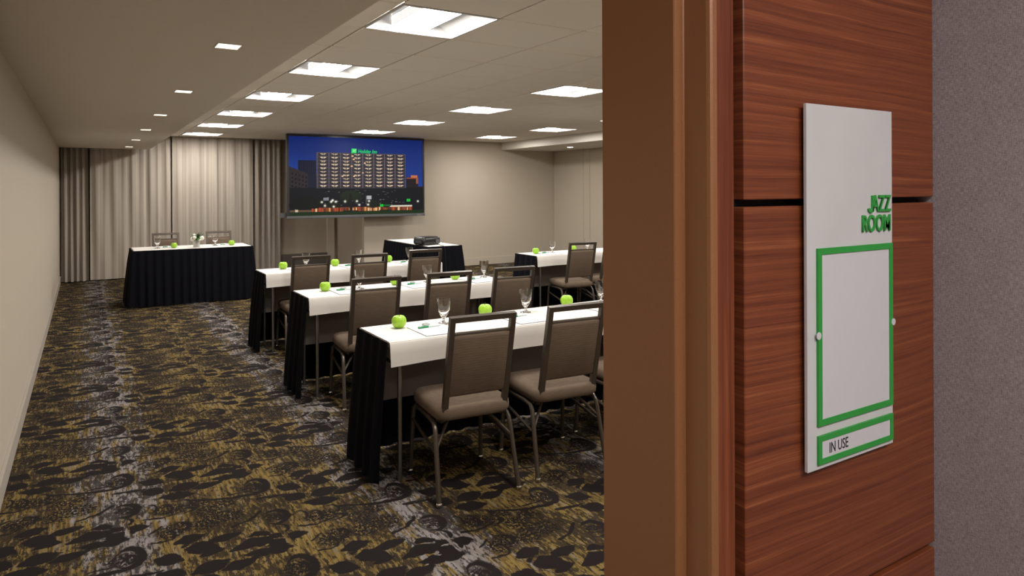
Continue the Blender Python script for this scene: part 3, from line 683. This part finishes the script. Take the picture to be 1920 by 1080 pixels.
disc(380, 810, 130, 62, (12, 15, 14)); disc(300, 830, 80, 45, (12, 15, 14)); disc(460, 815, 80, 55, (13, 17, 15))
for a_ in np.linspace(0, 2 * PI, 17): 
    for t_ in np.linspace(.1, 1, 10): disc(815 + 105 * t_ * math.cos(a_), 720 + 62 * t_ * math.sin(a_) + 30 * t_ * t_, 11, 9, (24, 36, 24), .85)
rect(805, 720, 828, 900, (22, 20, 16)); rect(694, 720, 704, 905, (18, 16, 16)); rect(1460, 690, 1470, 895, (14, 14, 16))
disc(1050, 830, 60, 40, (20, 28, 20)); disc(1180, 840, 50, 30, (16, 22, 18)); disc(640, 830, 70, 34, (18, 24, 20))
rect(545, 755, 596, 785, (150, 150, 160), .8); rect(975, 738, 1026, 778, (190, 190, 196), .9); rect(968, 738, 974, 830, (120, 120, 120))
for (x, y) in ((530, 802), (635, 784), (665, 800), (757, 799), (876, 797), (1000, 797), (990, 835), (900, 836), (560, 840), (645, 850), (1525, 806), (620, 800)): dot(x, y, 12, (255, 245, 220), 1.0)
rect(232, 902, 1578, 950, (22, 42, 20)); rect(740, 893, 890, 906, (20, 26, 18)); rect(1110, 893, 1240, 906, (20, 30, 18))
rect(1112, 832, 1152, 858, (20, 190, 60)); rect(1155, 838, 1222, 856, (20, 100, 50)); rect(1402, 778, 1440, 806, (20, 180, 60))
img = np.clip(img, 0, 255) / 255.; lin = np.where(img <= .04045, img / 12.92, ((img + .055) / 1.055) ** 2.4)
sx0, sx1, sz0, sz1 = -W2 + .034, W2 - .036, .046, HH - .036
gx = np.linspace(sx0, sx1, SW + 1); gz = np.linspace(sz1, sz0, SH + 1)
verts = [(float(x), -.004, float(z)) for z in gz for x in gx]
faces = [(j * (SW + 1) + i, (j + 1) * (SW + 1) + i, (j + 1) * (SW + 1) + i + 1, j * (SW + 1) + i + 1) for j in range(SH) for i in range(SW)]
me = bpy.data.meshes.new('screen'); me.from_pydata(verts, [], faces)
ca = me.color_attributes.new('picture', 'FLOAT_COLOR', 'CORNER')
buf = np.ones((SH * SW, 4, 4)); buf[:, :, :3] = lin.reshape(-1, 1, 3); ca.data.foreach_set('color', buf.reshape(-1))
m = bpy.data.materials.new('screen_picture'); m.use_nodes = True; t = NT(m.node_tree); bs = m.node_tree.nodes['Principled BSDF']
at = t.new('ShaderNodeVertexColor'); at.layer_name = 'picture'
bs.inputs['Base Color'].default_value = (.01, .01, .01, 1); bs.inputs['Roughness'].default_value = .45; bs.inputs['Specular IOR Level'].default_value = .08
t.l.new(at.outputs[0], bs.inputs['Emission Color']); bs.inputs['Emission Strength'].default_value = 1.0
m.cycles.emission_sampling = 'NONE'
me.materials.append(m); scr = link('screen', me, tv, 'lit picture of a hotel tower at dusk')
def scr_pt(x, y):
    u, v = cpx(x, y); return sx0 + (sx1 - sx0) * u, sz1 + (sz0 - sz1) * v
x_, z_ = scr_pt(886, 285); lm = text_mesh('screen_lettering', 'Holiday Inn', .092, 'logo_green', 0, .84, .28, 'LEFT', .0012); o = link('screen_lettering', lm, scr); o.rotation_euler = (PI / 2, 0, 0); o.location = (x_, -.006, z_)
xa, za = scr_pt(822, 289); xb, zb = scr_pt(873, 241)
o = MB().quad((xa, -.006, za), (xb, -.006, za), (xb + .004, -.006, zb), (xa + .004, -.006, zb)).build('screen_emblem', 'logo_green', scr)
lm = text_mesh('screen_emblem_letter', 'H', .085, 'logo_white', 0, .8, .3); o = link('screen_emblem_letter', lm, scr); o.rotation_euler = (PI / 2, 0, 0); o.location = (xa + .022, -.0075, za + .015)

# ---------------------------------------------------------------- tables
def skirt_mesh(path, z1, pitch=.125, amp=.011, flare=.045, closed=False):
    # pleated cloth hung along a path given as 2D points (outside on the right-hand side of travel)
    segs = []; L = 0
    P = [Vector((p[0], p[1])) for p in path]
    if closed: P.append(P[0])
    for a, b2 in zip(P[:-1], P[1:]): segs.append((a, b2, L, (b2 - a).length)); L += (b2 - a).length
    pts = []
    for (a, b2, s0, l) in segs:
        N = max(2, int(l / .0105)); d = (b2 - a) / l; nrm = Vector((d.y, -d.x))
        for k in range(N + (1 if (a, b2, s0, l) == segs[-1] else 0)):
            s = l * k / N; pts.append((a + d * s, nrm, s0 + s, min(s, l - s)))
    # smooth the outward direction near corners
    out = []
    M_ = len(pts)
    for i in range(M_):
        acc = Vector((0, 0))
        for j in range(-6, 7):
            k = i + j
            if closed: k %= M_
            elif k < 0 or k >= M_: continue
            acc += pts[k][1]
        out.append(acc.normalized())
    vs = []; fs = []; levels = [(z1, .0, .35), (z1 - .035, .002, .45), (z1 - .20, .30, .8), (z1 * .45, .62, 1.0), (.14, .9, 1.2), (.012, 1.0, 1.3)]
    for (z, fl, am) in levels:
        for (p, nr, s, e), o_ in zip(pts, out):
            q = s / pitch; tri = math.sin(2 * PI * q + .7 * math.sin(q * .9)); tri = math.copysign(abs(tri) ** .6, tri)
            d = .006 + fl * flare + amp * am * (tri + 1)
            vs.append((p.x + o_.x * d, p.y + o_.y * d, z))
    for j in range(len(levels) - 1):
        for i in range(M_ - (0 if closed else 1)):
            k = (i + 1) % M_
            fs.append((j * M_ + i, j * M_ + k, (j + 1) * M_ + k, (j + 1) * M_ + i))
    m_ = MB(); m_.add(vs, fs, True); return m_
TZ = .74
def cloth(x0, x1, y0, y1, z, drop, t=.003):
    # runner over the top with a hanging front edge
    prof = [(y1, z + t), (y0 + .012, z + t), (y0 + .002, z + t - .003), (y0 - .006, z - .008)]
    if drop: prof += [(y0 - .009, z - drop * .5), (y0 - .012, z - drop)]
    NX = 40; vs = []; fs = []
    for j, (y, zz) in enumerate(prof):
        for i in range(NX + 1):
            u = i / NX; x = x0 + (x1 - x0) * u; dy = 0; dz = 0
            if j >= 4: dy = -.006 * (j - 3) * math.sin(u * 21 + 1.3) * .5; dz = .004 * math.sin(u * 9) if j == 5 else 0
            vs.append((x, y + dy, zz + dz))
    K = len(prof)
    for j in range(K - 1):
        for i in range(NX): fs.append((j * (NX + 1) + i, j * (NX + 1) + i + 1, (j + 1) * (NX + 1) + i + 1, (j + 1) * (NX + 1) + i))
    m_ = MB(); m_.add(vs, fs, True); return m_
def training_table(x0, x1, y0, y1, where):
    r = empty('training_table', ((x0 + x1) / 2, (y0 + y1) / 2, 0)); tag(r, 'narrow folding training table with metal legs, ' + where, 'table', 'training tables')
    hx, hy = (x1 - x0) / 2, (y1 - y0) / 2
    MB().box(-hx, hx, -hy, hy, TZ - .022, TZ - .001).build('tabletop', 'table_board', r)
    for sx_ in (-1, 1):
        for sy_ in (-1, 1):
            lg = MB().tube([(sx_ * (hx - .075), sy_ * (hy - .04), TZ - .023), (sx_ * (hx - .075), sy_ * (hy - .04), .002)], .0125, 10).build('leg', 'table_leg_metal', r)
        MB().tube([(sx_ * (hx - .075), -hy + .052, .60), (sx_ * (hx - .075), hy - .052, .60)], .009, 8).build('leg_brace', 'table_leg_metal', r)
    MB().box(-hx + .02, hx - .02, hy - .022, hy - .012, .31, TZ - .024).build('modesty_panel', 'panel_grey', r, 'grey front panel')
    s = skirt_mesh([(x0, y0 + .01), (x0, y1), (x1, y1), (x1, y0 + .01)][::-1], TZ).build('table_skirt', 'skirt_black', None, auto=80)
    tag(s, 'black pleated skirt around the ' + where, 'table skirt', 'table skirts')
    c = cloth(x0 + .004, x1 - .004, y0, y1 - .004, TZ, .125).build('table_runner', 'cloth_white', None, auto=60)
    tag(c, 'white cloth on the ' + where, 'tablecloth', 'white table cloths')
ROWS = [(1.325, 3.165, 3.325, 3.775, 'training table nearest the doorway'), (1.375, 3.10, 5.01, 5.45, 'training table in the middle row'), (1.43, 3.27, 6.66, 7.11, 'training table in the far left row'), (4.50, 6.34, 6.66, 7.11, 'training table across the aisle at right')]
for t_ in ROWS: training_table(*t_)

# head table and projector table, skirted
def skirted(x0, x1, y0, y1, path, closed, nm, what, runner):
    r = empty(nm, ((x0 + x1) / 2, (y0 + y1) / 2, 0)); tag(r, 'folding table under a black skirt, ' + what, 'table')
    hx, hy = (x1 - x0) / 2, (y1 - y0) / 2
    MB().box(-hx, hx, -hy, hy, TZ - .022, TZ - .001).build('tabletop', 'table_board', r)
    for sx_ in (-1, 1):
        for sy_ in (-1, 1): MB().tube([(sx_ * (hx - .1), sy_ * (hy - .05), TZ - .023), (sx_ * (hx - .1), sy_ * (hy - .05), .002)], .0125, 8).build('leg', 'table_leg_metal', r)
    s = skirt_mesh(path, TZ + .001, .10, .013, .055, closed).build('table_skirt', 'skirt_black', None, auto=80); tag(s, 'black pleated skirt hanging from the ' + what, 'table skirt', 'table skirts')
    c = cloth(*runner, TZ, 0).build('table_runner', 'cloth_white', None, auto=60); tag(c, 'white cloth lying on the ' + what, 'tablecloth', 'white table cloths')
hx0, hx1, hy0, hy1 = .525, 2.01, 10.20, 10.84
skirted(hx0, hx1, hy0, hy1, [(hx0, hy1), (hx0, hy0), (hx1, hy0), (hx1, hy1)], False, 'head_table', 'head table in front of the curtains', (hx0 + .01, hx1 - .01, hy0 + .015, hy1 - .01))
px0, px1, py0, py1 = 4.0, 4.52, 8.60, 10.18
skirted(px0, px1, py0, py1, [(px0, py0), (px1, py0), (px1, py1), (px0, py1)], True, 'projector_table', 'small table that carries the projector', (px0 + .02, px1 - .02, py0 + .03, py1 - .02))

# ---------------------------------------------------------------- chairs
def make_chair():
    r = empty('banquet_chair')
    MB().cushion(-.206, .206, -.20, .225, [(.388, .03), (.392, .012), (.405, .002), (.425, 0), (.445, .002), (.458, .012), (.466, .035), (.470, .08)], .07).build('seat', 'chair_fabric', r, auto=60)
    # back leans away from the seat
    def bp(x, t, dy=0): # t from 0 (seat) to 1 (top)
        return (x, -.165 - .115 * t + dy, .40 + .505 * t)
    fr = MB(); q = .0135
    def bar(a, b2, ax):
        a = Vector(a); b2 = Vector(b2); t = (b2 - a).normalized(); u = Vector(ax); v = t.cross(u).normalized(); vs = []
        for p in (a, b2):
            for (cu, cv) in ((-1, -1), (1, -1), (1, 1), (-1, 1)): vs.append(p + u * cu * q + v * cv * q)
        fr.add(vs, [(0, 1, 2, 3), (7, 6, 5, 4), (0, 4, 5, 1), (1, 5, 6, 2), (2, 6, 7, 3), (3, 7, 4, 0)])
    up = (Vector(bp(0, 1)) - Vector(bp(0, 0))).normalized()
    for sg_ in (-1, 1):
        bar(bp(sg_ * .163, .03), Vector(bp(sg_ * .163, 1.0)) + up * q, (1, 0, 0))
        fr.tube([bp(sg_ * .163, .08), (sg_ * .163, -.160, .392), (sg_ * .163, -.135, .378), (sg_ * .170, -.05, .375)], .0135, 8)
    bar(Vector(bp(-.1495, 1.0)), Vector(bp(.1495, 1.0)), up)
    fr.build('back_frame', 'chair_metal', r, auto=40)
    bk = MB(); NX, NZ = 8, 10; vs = []; fs = []
    prof = [(.215, -.001), (.222, .012), (.24, .018), (.80, .018), (.832, .014), (.845, .004), (.845, -.006), (.832, -.016), (.80, -.019), (.24, -.019), (.222, -.013)]
    N = len(prof)
    for i in range(NX + 1):
        x = -.152 + .304 * i / NX; e = 1.0 if 0 < i < NX else .55
        for (t, dy) in prof: p = bp(x, t); vs.append((p[0], p[1] + dy * e, p[2]))
    for i in range(NX):
        for k in range(N): fs.append((i * N + k, i * N + (k + 1) % N, (i + 1) * N + (k + 1) % N, (i + 1) * N + k))
    fs.append(tuple(range(N))); fs.append(tuple(NX * N + k for k in range(N - 1, -1, -1)))
    bk.add(vs, fs, True); bk.build('backrest', 'chair_fabric', r, auto=60)
    MB().tube([bp(-.152, .852, .0), bp(.152, .852, .0)], .010, 8).build('backrest_rail', 'chair_metal', r)
    for s in (-1, 1):
        MB().tube([(s * .190, .15, .374), (s * .197, -.06, .376), (s * .200, -.125, .368), (s * .203, -.148, .345), (s * .205, -.158, .315), (s * .216, -.232, .014)], .0125, 8).build('leg', 'chair_metal', r)
        MB().tube([(s * .175, .19, .380), (s * .195, .197, .355), (s * .199, .202, .31), (s * .208, .222, .014)], .0125, 8).build('leg', 'chair_metal', r)
        MB().tube([(s * .200, .203, .30), (s * .209, -.182, .235)], .0085, 8).build('stretcher', 'chair_metal', r)
        MB().tube([(s * .208, -.176, .26), (s * .11, -.09, .372)], .0085, 8).build('stretcher', 'chair_metal', r)
        MB().lathe([(0, 0), (.013, 0), (.016, .004), (.016, .018), (.013, .022), (0, .022)], 12, (s * .2165, -.2345, 0)).build('glide', 'chrome', r)
        MB().lathe([(0, 0), (.013, 0), (.016, .004), (.016, .018), (.013, .022), (0, .022)], 12, (s * .2085, .2235, 0)).build('glide', 'chrome', r)
    MB().box(-.185, .185, -.12, .19, .374, .387).build('seat_pan', 'chair_metal', r)
    return r
chairs = [(1.675, 3.19, -5, 'at the left seat of the table nearest the doorway'), (2.24, 3.175, -5, 'at the middle seat of the table nearest the doorway'), (2.80, 3.19, -2, 'at the right seat of the table nearest the doorway'),
          (1.745, 4.83, -4, 'at the left seat of the middle row'), (2.315, 4.82, -5, 'at the middle seat of the middle row'), (2.895, 4.83, -6, 'at the right seat of the middle row'),
          (1.785, 6.66 - .005, -1, 'at the left seat of the far row'), (2.315, 6.53, -3, 'at the middle seat of the far row'), (2.965, 6.67, -3, 'at the right seat of the far row'),
          (4.885, 6.50, -8, 'at the first seat of the table across the aisle'), (5.42, 6.56, -3, 'at the second seat of the table across the aisle'),
          (.98, 10.74, 180, 'behind the left half of the head table'), (1.69, 10.80, 178, 'behind the right half of the head table')]
ch0 = make_chair()
for i, (x, y, a, wh) in enumerate(chairs):
    o = ch0 if i == 0 else copy_tree(ch0)
    o.location = (x, y, 0); o.rotation_euler = (0, 0, math.radians(a))
    tag(o, 'brown upholstered banquet chair ' + wh, 'chair', 'brown banquet chairs')

# ---------------------------------------------------------------- things on the tables
SZ = TZ + .0035
def make_apple():
    r = empty('green_apple'); prof = []
    R0 = .0425
    for k in range(0, 19):
        a = -PI / 2 + PI * k / 18
        rr = R0 * math.cos(a) ** .85 if math.cos(a) > 0 else 0; z = .038 + .039 * math.sin(a)
        if k > 14: z -= .010 * ((k - 14) / 4) ** 2
        if k < 3: z += .005 * ((3 - k) / 3) ** 2
        rr *= 1.0 + .05 * math.sin(a)
        prof.append((max(rr, 0.0003), z))
    b_ = MB(); b_.lathe(prof, 20); z0 = min(v[2] for v in b_.v); b_.v = [(x * (1 + .025 * math.cos(5 * math.atan2(y, x))), y * (1 + .025 * math.cos(5 * math.atan2(y, x))), z - z0) for (x, y, z) in b_.v]
    b_.build('fruit', 'apple_skin', r)
    MB().tube([(0, 0, .060), (.001, 0, .072), (.004, .001, .084)], [.0016, .0015, .002], 6).build('stem', 'stem_brown', r)
    return r
def make_goblet():
    r = empty('water_goblet')
    outer = [(0.0, 0.0), (.034, 0.0), (.036, .002), (.034, .0045), (.018, .010), (.0085, .017), (.0075, .026), (.010, .034), (.016, .042), (.028, .060), (.036, .082), (.0405, .108), (.0415, .130), (.0405, .148)]
    inner = [(.0385, .148), (.0392, .130), (.038, .108), (.0335, .084), (.025, .064), (.012, .052), (0.0002, .050)]
    MB().lathe(outer + inner, 24).build('glass', 'goblet_glass', r, auto=60)
    return r
def make_pad():
    r = empty('note_pad'); o = MB().box(-.108, .108, -.139, .139, 0, .004).build('sheets', 'pad_paper', r)
    MB().box(-.1085, .1085, -.1395, .1395, .0001, .0025).build('backing_board', 'pad_edge', r); return r
def make_pen():
    r = empty('ballpoint_pen')
    MB().tube([(-.005, 0, .0055), (.045, 0, .0055), (.066, 0, .0055), (.076, 0, .0055)], [.005, .005, .0045, .0015], 8).build('barrel', 'pen_white', r)
    MB().tube([(-.070, 0, .0055), (-.066, 0, .0055), (-.005, 0, .0055)], [.003, .0056, .0056], 8).build('cap', 'pen_green', r)
    MB().box(-.066, -.022, -.0012, .0012, .0112, .0128).build('clip', 'pen_green', r); return r
def make_mint():
    r = empty('wrapped_mint'); MB().cushion(-.016, .016, -.011, .011, [(0, .003), (.004, 0), (.012, 0), (.016, .003)], .004, 3).build('candy', 'pad_paper', r)
    w_ = MB()
    w_.cushion(-.019, .019, -.013, .013, [(.0002, .002), (.006, 0), (.013, 0), (.018, .003)], .004, 3)
    for s in (-1, 1): w_.add([(s * .018, -.006, .008), (s * .018, .006, .008), (s * .03, .012, .014), (s * .03, -.012, .004)], [(0, 1, 2, 3)])
    w_.build('wrapper', 'mint_wrap', r); return r
protos = dict(apple=make_apple(), goblet=make_goblet(), pad=make_pad(), pen=make_pen(), mint=make_mint())
used = set()
def place(kind, x, y, z, rz, label, cat, group):
    o = protos[kind] if kind not in used else copy_tree(protos[kind]); used.add(kind)
    o.location = (x, y, z); o.rotation_euler = (0, 0, math.radians(rz)); return tag(o, label, cat, group)
settings = []
seats3 = ['left', 'middle', 'right']
A = [[(1.512, 3.64), (2.11, 3.70), (2.75, 3.71)], [(1.58, 5.28), (2.17, 5.30), (2.74, 5.33)], [(1.67, 6.99), (2.19, 6.97), (2.80, 7.03)], [(4.65, 6.90), (5.24, 6.93)]]
Gb = [[(1.78, 3.61), (2.38, 3.65), (3.03, 3.69)], [(1.85, 5.26), (2.46, 5.30), (3.03, 5.33)], [(1.90, 7.0), (2.46, 7.01), (3.05, 7.04)], [(4.895, 6.90), (5.47, 6.93)]]
rown = ['table nearest the doorway', 'middle row table', 'far left row table', 'table across the aisle']
for ri in range(4):
    for si in range(len(A[ri])):
        sd = (seats3[si] + ' seat of the ') if ri < 3 else (['first', 'second'][si] + ' seat of the ')
        wh = sd + rown[ri]
        ax, ay = A[ri][si]; gx_, gy_ = Gb[ri][si]; yf = ROWS[ri][2]
        pxm = ax + .145; pym = yf + .155
        place('apple', ax, ay, SZ, 40 * si + 70 * ri, 'shiny green apple at the ' + wh, 'apple', 'green apples')
        place('goblet', gx_, gy_, SZ, 0, 'clear glass water goblet at the ' + wh, 'glass', 'water goblets')
        place('pad', pxm, pym, SZ, -1 + si, 'white note pad at the ' + wh, 'note pad', 'note pads')
        place('pen', pxm - .005, pym + .058, SZ + .0042, 2 + 4 * si, 'green pen on the pad at the ' + wh, 'pen', 'pens')
        place('mint', pxm - .008, pym + .098, SZ + .0042, 10, 'wrapped mint at the ' + wh, 'candy', 'wrapped mints')
for (kind, x, y, lab, cat, grp) in (('apple', 1.03, 10.42, 'green apple at the left seat of the head table', 'apple', 'green apples'), ('apple', 1.78, 10.46, 'green apple at the right end of the head table', 'apple', 'green apples'),
        ('goblet', .83, 10.47, 'water goblet at the left end of the head table', 'glass', 'water goblets'), ('goblet', 1.575, 10.56, 'water goblet right of the flowers on the head table', 'glass', 'water goblets'),
        ('pad', .95, 10.64, 'note pad at the left seat of the head table', 'note pad', 'note pads'), ('pad', 1.70, 10.66, 'note pad at the right seat of the head table', 'note pad', 'note pads')):
    place(kind, x, y, SZ, 20, lab, cat, grp)
place('pen', .97, 10.56, SZ + .0042, 12, 'pen on the left pad of the head table', 'pen', 'pens'); place('pen', 1.71, 10.57, SZ + .0042, 12, 'pen on the right pad of the head table', 'pen', 'pens')

# flowers on the head table
fl = empty('flower_vase', (1.307, 10.37, SZ)); tag(fl, 'small silver vase of white blooms and dark greenery on the head table', 'vase')
MB().lathe([(0, 0), (.040, 0), (.042, .004), (.045, .095), (.043, .096), (.040, .02), (0, .018)], 20).build('vase', 'vase_silver', fl, auto=50)
rnd = random.Random(11)
def bloom(x, y, z, R_, mat, name):
    b_ = MB(); n1, n2 = 14, 9; vs = []; fs = []
    for j in range(n2 + 1):
        a = PI * j / n2
        for k in range(n1):
            q = 2 * PI * k / n1; rr = R_ * (1 + .13 * math.sin(5 * q + 3 * j) * math.sin(a) + .06 * math.sin(3 * q + 7 * j)); vs.append((x + rr * math.sin(a) * math.cos(q), y + rr * math.sin(a) * math.sin(q), z + rr * .85 * math.cos(a)))
    for j in range(n2):
        for k in range(n1): fs.append((j * n1 + k, j * n1 + (k + 1) % n1, (j + 1) * n1 + (k + 1) % n1, (j + 1) * n1 + k))
    b_.add(vs, fs, True); return b_.build(name, mat, fl, auto=70)
for (x, y, z, R_) in ((-.055, -.03, .115, .034), (-.035, -.055, .135, .028), (.060, -.02, .125, .036), (-.03, .02, .165, .024), (.03, -.055, .105, .022)): bloom(x, y, z, R_, 'petal_white', 'bloom')
bloom(.018, -.05, .115, .026, 'leaf_light', 'bloom')
for k in range(26):
    a = rnd.uniform(0, 2 * PI); e = rnd.uniform(.3, 1.35); L = rnd.uniform(.09, .155); c0 = Vector((0, 0, .09)); d = Vector((math.cos(a) * math.cos(e), math.sin(a) * math.cos(e), math.sin(e))); sd = d.cross(Vector((0, 0, 1))).normalized() * rnd.uniform(.010, .018); p1 = c0 + d * L * .55 + Vector((0, 0, .01)); p2 = c0 + d * L
    MB().add([c0, p1 + sd, p2, p1 - sd, p1 + Vector((0, 0, .004))], [(0, 1, 4), (1, 2, 4), (2, 3, 4), (3, 0, 4)], True).build('leaf', 'leaf_light' if k % 6 == 0 else 'leaf_green', fl)

# projector
pj = empty('projector', (4.14, 8.93, TZ + .0035), math.radians(14)); tag(pj, 'black projector on the small skirted table', 'projector')
MB().cushion(-.165, .165, -.125, .125, [(.012, .012), (.020, .002), (.05, 0), (.098, .004), (.114, .018), (.119, .04)], .045).build('body', 'projector_black', pj, auto=50)
for (x, y) in ((-.12, -.09), (.12, -.09), (-.12, .09), (.12, .09)): MB().lathe([(0, 0), (.014, 0), (.012, .013), (0, .013)], 12, (x, y, 0)).build('foot', 'bezel_grey', pj)
MB().lathe([(0, -.004), (.026, -.004), (.032, -.010), (.034, .010), (0, .010)], 20).build('lens_ring', 'bezel_grey', pj)
o = [c for c in pj.children if c.name.startswith('lens_ring')][0]; o.rotation_euler = (PI / 2, 0, 0); o.location = (.09, -.126, .052)
MB().box(-.06, .02, -.03, .05, .1185, .1215).build('control_pad', 'bezel_grey', pj)
for k in range(6): MB().box(-.1655, -.164, -.08 + k * .025, -.065 + k * .025, .03, .07).build('vent_slot', 'bezel_grey', pj)
cb = MB().tube([(4.20, 8.80, TZ + .03), (4.24, 8.72, TZ + .012), (4.22, 8.66, TZ + .008), (4.24, 8.60, TZ + .006), (4.25, 8.578, TZ - .01), (4.25, 8.535, .40), (4.26, 8.50, .02)], .004, 6)
tag(cb.build('projector_cable', 'projector_black'), 'thin black cable hanging from the projector', 'cable')
print('tiles', ntile, 'objects', len(bpy.data.objects))
